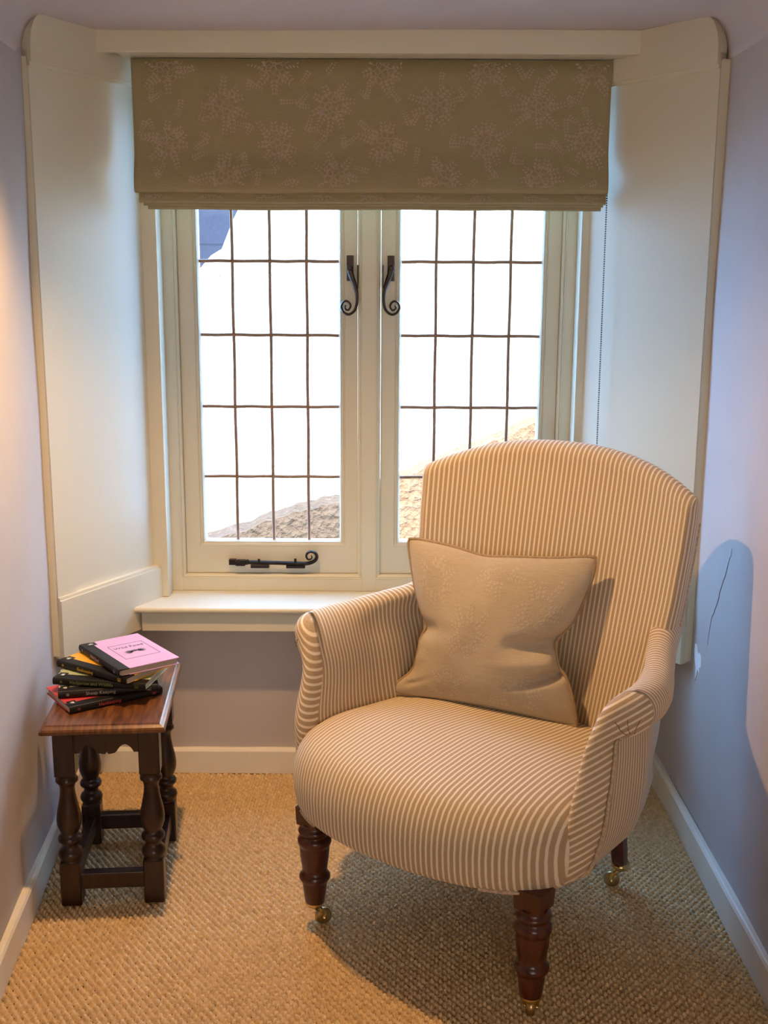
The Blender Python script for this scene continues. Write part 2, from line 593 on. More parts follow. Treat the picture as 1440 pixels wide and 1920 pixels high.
# the room behind the camera
for nm, lo, hi, mt in (('wall_room_left', (-2.7, -3.1, 0), (-2.6, Y0, 2.5), 'plaster'),
                       ('wall_room_right', (2.6, -3.1, 0), (2.7, Y0, 2.5), 'plaster'),
                       ('wall_room_rear', (-2.7, -3.1, 0), (2.7, -3.0, 2.5), 'plaster'),
                       ('wall_room_front_left', (-2.7, Y0, 0), (xl(Y0) - SK, Y0 + .1, 2.5), 'plaster'),
                       ('wall_room_front_right', (XR + SK, Y0, 0), (2.7, Y0 + .1, 2.5), 'plaster'),
                       ('wall_room_front_top', (-2.7, Y0 - 0.001, 2.09), (2.7, Y0 + .1, 2.5), 'plaster'),
                       ('ceiling_room', (-2.7, -3.1, 2.5), (2.7, Y0 + .1, 2.6), 'ceiling')):
    tag(box(nm, lo, hi, mt, None, 0), kind='structure')
w2 = empty('fill_frame', (0.5, -3.0, 0.9))  # frame added around the fill light; no window is known here
tag(w2, kind='structure')
for lo, hi in (((-.33, -3.0, .87), (1.33, -2.93, .94)), ((-.33, -3.0, 2.16), (1.33, -2.93, 2.23)), ((-.33, -3.0, .87), (-.26, -2.93, 2.23)), ((1.26, -3.0, .87), (1.33, -2.93, 2.23))):
    box('frame_member', lo, hi, 'cream', w2, 0.004)

# skirting boards
def skirting(name, a, b, nrm, hgt=0.085, th=SK, mat='skirt'):
    a, b, nrm = np.array(a, float), np.array(b, float), np.array(nrm, float)
    prof = [(0.0, 0.0), (th, 0.0), (th, hgt - .008), (th - .004, hgt - .002), (th - .008, hgt), (0.0, hgt)]
    n = 40
    rows = []
    for i in range(n):
        t = i / (n - 1)
        c = a + (b - a) * t
        w = 0.0012 * math.sin(17 * t + 3) + 0.0008 * math.sin(41 * t)
        rows.append([(c[0] - nrm[0] * th + nrm[0] * (d + (w if d > .005 else 0)), c[1] - nrm[1] * th + nrm[1] * (d + (w if d > .005 else 0)), -0.004 + z + (w if z > .01 else 0)) for d, z in prof])
    V, F = grid_geo(np.array(rows), cv=True)
    m = len(prof)
    F = list(F) + [list(range(m))[::-1], list(range((n - 1) * m, n * m))]
    tag(mesh(name, V, F, mat), kind='structure')
skirting('baseboard_left', (xl(Y0), Y0, 0), (xl(YB - SK), YB - SK, 0), (1, 0, 0))
skirting('baseboard_right', (XR, Y0, 0), (XR, YB - SK, 0), (-1, 0, 0))
skirting('baseboard_back', (xl(YB) - .01, YB - SK, 0), (XR + .01, YB - SK, 0), (0, -1, 0), 0.078)

# head board across the top of the window
tr = empty('trim_1', (-0.03, 3.145, 2.058))
tag(tr, kind='structure')
box('head_board', (-0.752, 3.14, 2.058), (0.688, 3.165, CEIL + .004), 'cream', tr, 0.003)
box('soffit_board', (-0.70, 3.165, 2.058), (0.62, 3.43, 2.075), 'cream', tr, 0.002)

# splayed lining panels on both sides
def splay(name, a, b, sgn):
    a, b = np.array(a), np.array(b)
    L = np.linalg.norm(b - a)
    e = (b - a) / L
    nrm = np.array([e[1], -e[0]]) if sgn < 0 else np.array([-e[1], e[0]])     # into the alcove
    t = empty(name, (a[0], a[1], 0.48))
    tag(t, kind='structure')
    def board(nm, poly, back, front, bev=0.0):
        """poly in (p,z); boards stand between offsets back and front along the normal"""
        n = len(poly)
        V = []
        for d in (back, front):
            for p, z in poly:
                q = a + e * p + nrm * d
                V.append((q[0], q[1], z))
        F = [list(range(n)), list(range(n, 2 * n))[::-1]] + [[i, n + i, n + (i + 1) % n, (i + 1) % n] for i in range(n)]
        return mesh(nm, V, F, 'cream', t)
    W = L + 0.06
    board('field_panel', [(0.006, 0.50), (W, 0.50), (W, 2.09), (0.006, 2.09)], -0.022, -0.010)
    board('stile', [(0.0, 0.60), (0.070, 0.60), (0.070, 2.05), (0.0, 2.05)], -0.022, -0.001)
    lo = [(0.0, 0.478), (W, 0.478), (W, 0.642), (0.0, 0.642)]
    board('bottom_rail', lo, -0.022, 0.010)
    # sloping ledge above the bottom rail and bead below the top rail
    board('ledge', [(0.0, 0.642), (W, 0.642), (W, 0.650), (0.0, 0.650)], -0.022, 0.005)
    cor = [(0.0, 2.002), (W, 2.002), (W, CEIL + .003)]
    for k in range(9):
        ang = k / 8 * PI / 2
        cor.append((0.042 - 0.042 * math.sin(ang), CEIL + .001 - 0.085 * (1 - math.cos(ang))))
    board('top_rail', cor, -0.022, 0.010)
    board('bead', [(0.0, 1.993), (W, 1.993), (W, 2.002), (0.0, 2.002)], -0.022, 0.004)
    return t
tL = splay('trim_2', (-0.868, 2.945), (-0.680, 3.283), -1)
tR = splay('trim_3', (0.806, 2.935), (0.576, 3.272), 1)
box('edge_strip', (-0.905, 2.948, 0.484), (-0.868, 2.968, 2.015), 'cream', tL, 0.001)
box('edge_strip', (0.808, 2.938, 0.484), (0.845, 2.958, 2.015), 'cream', tR, 0.001)

# ------------------------------------------------------------------ window
YF, YS, YG = 3.37, 3.388, 3.402
win = empty('window_1', (-0.045, YF, 0.55))
tag(win, kind='structure')
ZT = 1.98
# sill board with rounded nose
def sill():
    prof = []
    z0, z1, yf = 0.533, 0.551, 3.185
    for k in range(9):
        a = PI / 2 + k / 8 * PI
        prof.append((yf + 0.009 + 0.009 * math.cos(a), (z0 + z1) / 2 + 0.009 * math.sin(a)))
    prof += [(3.42, z0), (3.42, z1)]
    V, F = prism_geo(prof, 0, -0.732, 0.640)
    mesh('window_sill', V, F, 'cream', win)
sill()
box('apron_board', (-0.705, 3.203, 0.475), (0.62, 3.30, 0.534), 'cream', win, 0.002)
# corner posts standing on the sill
box('corner_post', (-0.690, 3.30, 0.551), (-0.641, 3.42, 2.06), 'cream', win, 0.003)
box('corner_post', (0.548, 3.30, 0.551), (0.60, 3.42, 2.06), 'cream', win, 0.003)
# fixed frame
box('frame_jamb', (-0.643, YF, 0.551), (-0.613, 3.43, ZT + .05), 'cream', win, 0.002)
box('frame_jamb', (0.520, YF, 0.551), (0.552, 3.43, ZT + .05), 'cream', win, 0.002)
box('frame_mullion', (-0.067, YF, 0.551), (-0.025, 3.43, ZT + .05), 'cream', win, 0.002)
box('frame_bottom_rail', (-0.643, YF + .0005, 0.551), (0.552, 3.43, 0.590), 'cream', win, 0.002)
box('frame_head', (-0.643, YF + .0005, ZT + 0.008), (0.552, 3.43, 2.06), 'cream', win, 0.002)

def moulding(name, x0, x1, z0, z1, prof, parent, mat='cream'):
    """mitred picture-frame moulding; prof = [(inset, y)...], drawn from the outer edge inwards"""
    rows = []
    for ins, y in prof:
        rows.append([(x0 + ins, y, z0 + ins), (x1 - ins, y, z0 + ins), (x1 - ins, y, z1 - ins), (x0 + ins, y, z1 - ins)])
    V, F = grid_geo(np.array(rows), cv=True)
    return mesh(name, V, F, mat, parent)

for x0, x1 in ((-0.613, -0.067), (-0.025, 0.520)):
    moulding('frame_moulding', x0 - .001, x1 + .001, 0.589, ZT + .010,
             [(0, YF + .03), (0, YF), (0.002, YF - .0005), (0.004, YF + .004), (0.007, YF + .0025), (0.011, YF + .005), (0.013, YF + .010), (0.0135, YF + .03)], win)

def arc_leaf(cx, cy, ang, L, W):
    """flat leaf outline as polygon around (cx,cy)"""
    c, s = math.cos(ang), math.sin(ang)
    p = [(0, 0), (.28 * L, .42 * W), (.6 * L, .36 * W), (L, 0), (.6 * L, -.36 * W), (.28 * L, -.42 * W)]
    return [(cx + a * c - b * s, cy + a * s + b * c) for a, b in p]

def ribbon_geo(path, width, y0, y1):
    """flat iron bar in the XZ plane with changing width, faces at y0 (front) and y1"""
    P = np.array(path)
    T = np.gradient(P, axis=0)
    T /= np.linalg.norm(T, axis=1)[:, None]
    Nn = np.stack([-T[:, 1], T[:, 0]], 1)
    w = np.array(width)[:, None] / 2
    A, B = P + Nn * w, P - Nn * w
    C = P
    rows = [[(a[0], (y0 + y1) / 2 + .001, a[1]), (c[0] * .5 + a[0] * .5, y0 + .0008, c[1] * .5 + a[1] * .5), (c[0] * .5 + b[0] * .5, y0, c[1] * .5 + b[1] * .5),
             (b[0], (y0 + y1) / 2 + .001, b[1]), (c[0] * .5 + b[0] * .5, y1, c[1] * .5 + b[1] * .5), (c[0] * .5 + a[0] * .5, y1, c[1] * .5 + a[1] * .5)] for a, b, c in zip(A, B, C)]
    V, F = grid_geo(np.array(rows), cv=True)
    n = len(rows)
    return V.tolist(), list(F) + [[0, 1, 2, 3, 4, 5], [(n - 1) * 6 + k for k in range(6)][::-1]]

def handle(sash, ox, oz, sg):
    """monkey-tail casement fastener; ox,oz = top centre of the plate, sg mirrors"""
    k = 0.00163 / 9.6
    cx0 = 355
    def w(px, py): return (ox + sg * (px - cx0) * k, oz - (py - 175) * k)
    yb = YS - 0.002
    x0, z0 = w(297, 600)
    x1, z1 = w(413, 175)
    plate = box_geo((min(x0, x1), yb - .005, z0), (max(x0, x1), yb, z1), .001, 1)
    arm = smooth_path([w(*p) for p in ((345, 400), (380, 520), (425, 640), (462, 760), (474, 880), (466, 1000), (425, 1100), (335, 1158), (245, 1120), (205, 1035), (235, 955), (300, 935), (352, 975), (362, 1030), (325, 1085), (278, 1068), (264, 1030), (285, 1005))], 5)
    n = len(arm)
    wd = [(0.0190 - 0.0108 * min(1, i / (n * .24))) if i < n * .24 else 0.0082 - 0.0035 * ((i - n * .24) / (n * .76)) for i in range(n)]
    tail = ribbon_geo(arm, wd, yb - .021, yb - .012)
    bx, bz = w(352, 385)
    prof = [(.006, 0), (.008, .004), (.0095, .010), (.0085, .016), (.004, .019)]
    bv, bf = lathe_geo([(r, h) for r, h in prof], 0, 0, 12)
    boss = ([(bx + a, yb - .004 - c, bz + b) for a, b, c in bv], bf)
    h = mesh('fastener_handle', *join(plate, tail, boss), 'iron_brown', sash)
    h['label'] = 'dark iron casement handle with a curled monkey tail'
    hx, hz0 = w(478, 725)
    hx2, hz1 = w(492, 330)
    hk = mesh('keeper', *box_geo((min(hx, hx2), yb - .018, hz0), (max(hx, hx2), yb + .002, hz1), .0006, 1), 'iron_brown', sash)
    return h

def sash(x0, x1, gx0, gx1, bars):
    s_ = mesh('casement_sash', *join(
        box_geo((x0, YS, 0.603), (gx0 - .018, YS + .035, ZT), .001, 1), box_geo((gx1 + .018, YS, 0.603), (x1, YS + .035, ZT), .001, 1),
        box_geo((gx0 - .02, YS, 0.603), (gx1 + .02, YS + .035, 0.693), .001, 1), box_geo((gx0 - .02, YS, 1.955), (gx1 + .02, YS + .035, ZT), .001, 1)), 'cream', win)
    moulding('glazing_bead', gx0 - .019, gx1 + .019, 0.692 - .006, 1.957,
             [(0, YS + .02), (0, YS), (.002, YS - .001), (.004, YS + .003), (.008, YS + .001), (.011, YS + .004), (.014, YS + .003), (.0185, YS + .009), (.019, YS + .03)], s_)
    zs = [0.705, 0.900, 1.111, 1.322, 1.534, 1.745, 1.945]
    xs = [gx0] + bars + [gx1]
    for i in range(4):
        for j in range(6):
            tilt = random.uniform(-.0006, .0006)
            v, f = box_geo((xs[i], YG, zs[j]), (xs[i + 1], YG + .003, zs[j + 1]), 0)
            v = [(a, b + tilt * (1 if c > zs[j] + .01 else -1), c) for a, b, c in v]
            mesh('pane', v, f, 'glass', s_)
    def came(horizontal, p, a, b):
        n = 24
        path = [(p + .0007 * math.sin(i * 1.1 + p * 50), YG - .001, a + (b - a) * i / (n - 1)) if not horizontal else (a + (b - a) * i / (n - 1), YG - .001, p + .0006 * math.sin(i * .9 + p * 40)) for i in range(n)]
        V, F = tube_geo(path, 0.0050, 8)
        V = [(x, YG + .0015 + (y - YG + .001) * 1.0, z) for x, y, z in V]
        mesh('lead_came', V, F, 'lead', s_, smooth=True)
    for x in bars:
        came(False, x, zs[0], zs[-1])
    for z in zs[1:-1]:
        came(True, z, gx0, gx1)
    return s_
sL = sash(-0.600, -0.080, -0.540, -0.135, [-0.444, -0.335, -0.228])
sR = sash(-0.012, 0.507, 0.047, 0.453, [0.148, 0.256, 0.364])
handle(sL, -0.1015, 1.551, 1)
handle(sR, 0.0165, 1.551, -1)

# casement stay lying along the bottom rail of the left casement
def stay():
    k = 0.00163 / 5.14
    ox, oz = -0.469, 0.651
    def w(px, py): return (ox + (px - 95) * k, oz - (py - 150) * k)
    yb = YS - 0.002
    path = [w(150, 190), w(260, 183), w(400, 184), (w(700, 190)), w(800, 193), w(870, 185), w(918, 160), w(934, 120), w(915, 85), w(875, 74), w(843, 92), w(834, 122), w(850, 150), w(875, 148), w(888, 130), w(880, 112)]
    P = smooth_path(path, 5)
    n = len(P)
    wd = [.0165 if i < 6 else (.0125 if i < n * .28 else max(.0032, .0125 - .013 * (i / n - .28))) for i in range(n)]
    bar = ribbon_geo(P, wd, yb - .022, yb - .013)
    geos = [bar]
    def bx(p0, p1, ya, ybk):
        a, b = w(*p0), w(*p1)
        geos.append(box_geo((a[0], ya, b[1]), (b[0], ybk, a[1]), .0008, 1))
    bx((92, 158), (160, 210), yb - .017, yb)
    bx((165, 160), (250, 212), yb - .026, yb - .006)
    bx((300, 208), (475, 237), yb - .020, yb)
    bx((640, 208), (820, 237), yb - .020, yb)
    bx((370, 148), (392, 186), yb - .021, yb - .014)
    bx((718, 143), (740, 186), yb - .021, yb - .014)
    for px in (185, 272):
        a = w(px, 168)
        bv, bf = lathe_geo([(.002, 0), (.0065, .003), (.0065, .007), (.003, .010)], 0, 0, 10)
        geos.append(([(a[0] + p, yb - .018 - r, a[1] + q) for p, q, r in bv], bf))
    o = mesh('casement_stay', *join(*geos), 'iron', sL)
    o['label'] = 'black iron casement stay with a curled end on the bottom rail'
stay()

# ------------------------------------------------------------------ roman blind
BX0, BX1 = -0.676, 0.598
bl = empty('roman_blind', (-0.04, 3.21, 1.67))
tag(bl, 'olive taupe roman blind with pale floral print, half drawn over the window', 'blind')
def main_y(z):
    return 3.212 - 0.020 * sstep(1.83, 1.735, z) + 0.004 * np.sin((z - 1.7) * 9)
def wave_x(x, amp):
    return amp * (np.sin(5.3 * x + .5) + .6 * np.sin(11.9 * x + 2) + .4 * np.sin(23 * x))
def strip(name, outline, x0, x1, dz_amp, dy_amp, zlow, n=90):
    """closed profile outline [(y,z)] swept along x, with its lower part sagging gently"""
    rows = []
    for i in range(n):
        x = x0 + (x1 - x0) * i / (n - 1)
        r = []
        for y, z in outline:
            f = float(sstep(zlow + .12, zlow, z))
            r.append((x, y + f * wave_x(x, dy_amp), z + f * wave_x(x, dz_amp)))
        rows.append(r)
    V, F = grid_geo(np.array(rows), cv=True)
    m = len(outline)
    F = list(F) + [list(range(m))[::-1], list(range((n - 1) * m, n * m))]
    o = mesh(name, V, F, 'blind', bl, smooth=True)
    return o
zz = np.concatenate([np.linspace(2.055, 1.84, 6), np.linspace(1.82, 1.726, 12)])
front = [(float(main_y(z)), float(z)) for z in zz]
lowr = [(3.194, 1.719), (3.199, 1.7135), (3.207, 1.712), (3.214, 1.716)]
back = [(float(main_y(z)) + .022, float(z)) for z in zz[::-1][1:]]
strip('front_panel', front + lowr + back, BX0, BX1, .0012, .0025, 1.71)
fold1 = [(3.213, 1.745), (3.209, 1.72), (3.205, 1.700), (3.203, 1.691), (3.206, 1.6865), (3.212, 1.686), (3.222, 1.692), (3.226, 1.745)]
strip('hanging_fold', fold1, BX0 + .010, BX1 - .003, .0010, .002, 1.685)
fold2 = [(3.221, 1.72), (3.217, 1.695), (3.214, 1.683), (3.216, 1.6795), (3.221, 1.6795), (3.228, 1.685), (3.232, 1.72)]
strip('hanging_fold', fold2, BX0 + .020, BX1 - .008, .0012, .002, 1.678)
fold3 = [(3.229, 1.71), (3.225, 1.688), (3.223, 1.676), (3.225, 1.671), (3.231, 1.670), (3.238, 1.674), (3.242, 1.71)]
strip('hanging_fold', fold3, BX0 + .030, BX1 - .012, .0012, .002, 1.67)
box('head_rail', (BX0 + .004, 3.222, 2.030), (BX1 - .004, 3.250, 2.0575), 'white', bl, .002)

def outline_strip(poly, w):
    P = np.array(poly)
    n = len(P)
    T = np.roll(P, -1, 0) - np.roll(P, 1, 0)
    T /= np.linalg.norm(T, axis=1)[:, None] + 1e-9
    Nn = np.stack([-T[:, 1], T[:, 0]], 1)
    A, B = P + Nn * w / 2, P - Nn * w / 2
    V = np.concatenate([A, B]).tolist()
    return V, [[i, (i + 1) % n, n + (i + 1) % n, n + i] for i in range(n)]

def motif(cx, cz, sc_, rot, lw=.0017, full=True):
    """posy of outlined flowers with leafy sprigs, in flat (x,z)"""
    V, F = [], []
    def add(v, f):
        n = len(V)
        V.extend(v)
        F.extend([[i + n for i in q] for q in f])
    def T(x, z):
        c, s = math.cos(rot), math.sin(rot)
        return (cx + sc_ * (x * c - z * s), cz + sc_ * (x * s + z * c))
    if full:
        for fx, fz, r in ((-.004, .010, .021), (.016, -.012, .018), (-.018, -.012, .016), (.014, .026, .013)):
            a0 = random.uniform(0, 2)
            for k in range(5):
                a = a0 + k * 2 * PI / 5
                pet = []
                for q in range(10):
                    b = q / 10 * 2 * PI
                    lx, lz = r * .58 + r * .46 * math.cos(b), r * .36 * math.sin(b)
                    pet.append(T(fx + lx * math.cos(a) - lz * math.sin(a), fz + lx * math.sin(a) + lz * math.cos(a)))
                add(*outline_strip(pet, lw))
            add(*outline_strip([T(fx + r * .2 * math.cos(b), fz + r * .2 * math.sin(b)) for b in np.linspace(0, 2 * PI, 8, endpoint=False)], lw))
    def sprig(x, z, ang, n, step=.0092, leaf=.0115):
        bend = random.uniform(-.12, .12)
        for i in range(n):
            for sd in (-1, 1):
                la = ang + sd * 0.85
                l = leaf * (1 - .45 * i / n)
                poly = []
                for px, pz in arc_leaf(x + .002 * math.cos(la), z + .002 * math.sin(la), la, l, l * .62):
                    poly.append(T(px, pz))
                add(poly, [list(range(6))])
            x += step * math.cos(ang)
            z += step * math.sin(ang)
            ang += bend
    if full:
        for k in range(9):
            a = k * 2 * PI / 9 + random.uniform(-.2, .2)
            sprig(.024 * math.cos(a), .024 * math.sin(a), a + random.uniform(-.5, .5), random.choice((3, 3, 4, 5)))
    else:
        a = random.uniform(0, 6.28)
        sprig(0, 0, a, 6)
        if random.random() < .6:
            sprig(.006, .004, a + random.choice((-1.1, 1.1)), 4)
    return V, F

def blind_print():
    geos = []
    spots = []
    # staggered rows of posies as on the cloth
    for r, (z, xs) in enumerate(((2.030, (-.585, -.295, -.010, .265, .545)), (1.938, (-.430, -.145, .130, .405)), (1.845, (-.585, -.290, -.005, .270, .540)), (1.752, (-.430, -.130, .150, .415)))):
        for x in xs:
            spots.append((x, z, 1.12, random.uniform(0, 6.28), True))
    for _ in range(400):
        x, z = random.uniform(BX0 + .03, BX1 - .03), random.uniform(1.74, 2.04)
        if all((x - a) ** 2 + (z - b) ** 2 > ((.075 if f else .045)) ** 2 for a, b, _s, _r, f in spots):
            spots.append((x, z, .85, 0, False))
    for x, z, s_, ro, full in spots:
        v, f = motif(x, z, s_, ro, full=full)
        keep = []
        ok = [(BX0 + .004 < p[0] < BX1 - .004) and (1.728 < p[1] < 2.050) for p in v]
        keep = [q for q in f if all(ok[i] for i in q)]
        v3 = [(p[0], float(main_y(p[1])) - .0009 + float(sstep(1.83, 1.71, p[1])) * float(wave_x(p[0], .0025)) - .0006 * float(sstep(1.83, 1.71, p[1])), p[1]) for p in v]
        geos.append((v3, keep))
    for x in np.arange(BX0 + .06, BX1 - .05, .145):
        v, f = motif(x, 1.70, .8, 0, full=True)
        ok = [1.692 < p[1] < 1.709 for p in v]
        keep = [q for q in f if all(ok[i] for i in q)]
        v3 = [(p[0], 3.2030 + (p[1] - 1.691) * .2 - .0042, p[1]) for p in v]
        geos.append((v3, keep))
    o = mesh('floral_print', *join(*geos), 'print', bl)
    o['kind'] = 'stuff'
    o['label'] = 'pale pinkish posies and leaf sprigs printed on the cloth'
blind_print()

def bead_chain():
    bm = bmesh.new()
    bmesh.ops.create_icosphere(bm, subdivisions=1, radius=.0026)
    sv = np.array([tuple(v.co) for v in bm.verts])
    sf = [[v.index for v in f.verts] for f in bm.faces]
    bm.free()
    geos = []
    z = 1.735
    while z > 0.70:
        geos.append(((sv + np.array([0.5995 + .004 * (1.735 - z), 3.219, z])).tolist(), sf))
        z -= .0062
    o = mesh('bead_chain', *join(*geos), 'chain', bl)
    o['label'] = 'dark metal bead pull chain'
bead_chain()

# ------------------------------------------------------------------ recessed ceiling spot (just above the frame)
dl = empty('downlight', (LAMP.x, LAMP.y, CEIL))
tag(dl, 'white ringed ceiling spotlight above the stool', 'light')
def ring():
    prof = [(.030, CEIL - .0005), (.032, CEIL - .006), (.042, CEIL - .006), (.045, CEIL + .006), (.030, CEIL + .006)]
    a = np.linspace(0, 2 * PI, 28, endpoint=False)
    P = np.array([[(LAMP.x + r * math.cos(t), LAMP.y + r * math.sin(t), z) for t in a] for r, z in prof])
    V, F = grid_geo(P, cu=True, cv=True)
    mesh('bezel', V, F, 'white', dl, smooth=True)
    v, f = lathe_geo([(.004, CEIL + .001), (.030, CEIL - .001), (.030, CEIL + .008)], LAMP.x, LAMP.y, 24)
    mesh('bulb_face', v, f, 'bulb', dl)
ring()
ld = bpy.data.lights.new('downlight_beam', 'SPOT')
ld.energy = 90.0
ld.color = (1.0, 0.57, 0.235)
ld.spot_size = math.radians(128)
ld.spot_blend = 0.75
ld.shadow_soft_size = 0.028
lo_ = bpy.data.objects.new('downlight_beam', ld)
COL.objects.link(lo_)
lo_.location = (LAMP.x, LAMP.y, CEIL - .012)
lo_.rotation_euler = Vector((0.14, -0.26, -1.0)).to_track_quat('-Z', 'Y').to_euler()   # the spot is tilted towards the room

# ------------------------------------------------------------------ armchair
CH_O = Vector((0.0875, 2.3215, 0))
CH_ROT = math.atan2(-.608, .795)
arm_ch = empty('armchair', CH_O, CH_ROT, world_parts=False)
tag(arm_ch, 'cream and tan striped upholstered armchair with turned wooden legs on casters', 'armchair')

def surf(name, P, UV, mat, parent, cu=False, cv=False, caps=()):
    V, F = grid_geo(P, cu, cv)
    F = list(F)
    n, m = P.shape[:2]
    for c in caps:
        F.append(list(range(m))[::-1] if c == 0 else list(range((n - 1) * m, n * m)))
    return mesh(name, V, F, mat, parent, smooth=True, uv=UV.reshape(-1, 2))

# seat
def seat():
    half = [(0, -.158), (.12, -.150), (.225, -.122), (.305, -.078), (.355, -.018), (.374, .06), (.370, .17), (.356, .30), (.315, .43), (.26, .51), (.15, .54)]
    pts = half + [(0, .54)] + [(-u, v) for u, v in half[:0:-1]]
    outl = smooth_path(pts, 8, closed=True)
    c = np.array([0, .2])
    lev = [(.945, .293), (.968, .296), (.983, .307), (.994, .330), (1.0, .365), (.995, .395), (.975, .422), (.94, .445), (.89, .461), (.80, .473), (.65, .481), (.45, .486), (.22, .488), (.0005, .4885)]
    rows, uvs = [], []
    for s, z in lev:
        ring = c + (outl - c) * s
        dip = 0.030 * sstep(.08, .42, ring[:, 1]) * float(sstep(.43, .47, z))
        zc = z - dip
        rows.append(np.column_stack([ring, np.broadcast_to(zc, len(ring))]))
        uvs.append(np.column_stack([ring[:, 0] * (1 + .02 * (1 - s)), ring[:, 1] + z]))
    global SEAT_P
    SEAT_P = rows
    return surf('seat', np.array(rows), np.array(uvs), 'stripe', arm_ch, cv=True, caps=(0,))
seat_o = seat()

# back
def ztop(s): return 1.100 - .086 * np.abs(s) ** 2.3
def hw(z): return np.interp(z, [.30, .45, .66, .78, .90, 1.02, 1.2], [.285, .310, .348, .362, .370, .374, .374])
def chair_back():
    ns = 61
    loop = []              # (s, frac) frac 0 inner face, 1 outer face
    for s in np.linspace(-.94, .94, ns):
        loop.append((s, 0.0))
    for a in np.linspace(0, PI / 2, 7)[1:]:
        loop.append((.94 + .06 * math.sin(a), .5 * (1 - math.cos(a))))
    for a in np.linspace(0, PI / 2, 5)[1:]:
        loop.append((1.0 - .03 * (1 - math.cos(a)), .5 + .5 * math.sin(a)))
    for s in np.linspace(.93, -.93, 21):
        loop.append((s, 1.0))
    for a in np.linspace(PI / 2, 0, 5)[:-1]:
        loop.append((-(1.0 - .03 * (1 - math.cos(a))), .5 + .5 * math.sin(a)))
    for a in np.linspace(PI / 2, 0, 7)[:-1]:
        loop.append((-(.94 + .06 * math.sin(a)), .5 * (1 - math.cos(a))))
    loop = np.array(loop)
    S, Fr = loop[:, 0], loop[:, 1]
    R = .040
    zb = .31
    levels = [(t, 0.0) for t in np.linspace(0, 1, 26)] + [(1.0, a) for a in np.linspace(0, PI / 2, 9)[1:]]
    rows = []
    th = .085
    for t, a in levels:
        zt = ztop(np.clip(S, -1, 1)) - R
        z = zb + (zt - zb) * t
        H = hw(z)
        u = S * H
        pad = .012 * np.cos(np.clip(S, -1, 1) * PI / 2) * math.sin(PI * min(1, max(0, t)))
        vin = .475 + .155 * (z - .45) - .072 * np.abs(S) ** 2.4 - pad
        thick = th * (1 - .12 * np.abs(S))
        v = vin + thick * Fr
        mid = vin + thick * .5
        v2 = mid + (v - mid) * math.cos(a)
        z2 = z + R * math.sin(a)
        u2 = u * (1 - .0 * math.sin(a))
        rows.append(np.column_stack([u2, v2, z2]))
    P = np.array(rows)
    # stripe coordinate = arc length along the loop from its centre, measured low on the back
    k0 = 14
    d = np.linalg.norm(np.diff(P[k0], axis=0), axis=1)
    arc = np.concatenate([[0], np.cumsum(d)])
    arc -= arc[ns // 2]
    UV = np.zeros(P.shape[:2] + (2,))
    UV[:, :, 0] = arc[None, :]
    UV[:, :, 1] = P[:, :, 2]
    o = surf('backrest', P, UV, 'stripe', arm_ch, cv=True, caps=(0,))
    # cord on the outer edges
    ie = ns + 6 + 3
    pr = [tuple(P[k, ie] + np.array([.003, .0, 0])) for k in range(10, len(levels) - 9)]
    mesh('piping', *tube_geo(pr, .0042, 8), 'cord', o, smooth=True)
    m = P.shape[1]
    il = m - (6 + 4)
    pl_ = [tuple(P[k, il] + np.array([-.003, .0, 0])) for k in range(10, len(levels) - 9)]
    mesh('piping', *tube_geo(pl_, .0042, 8), 'cord', o, smooth=True)
    return o
back_o = chair_back()

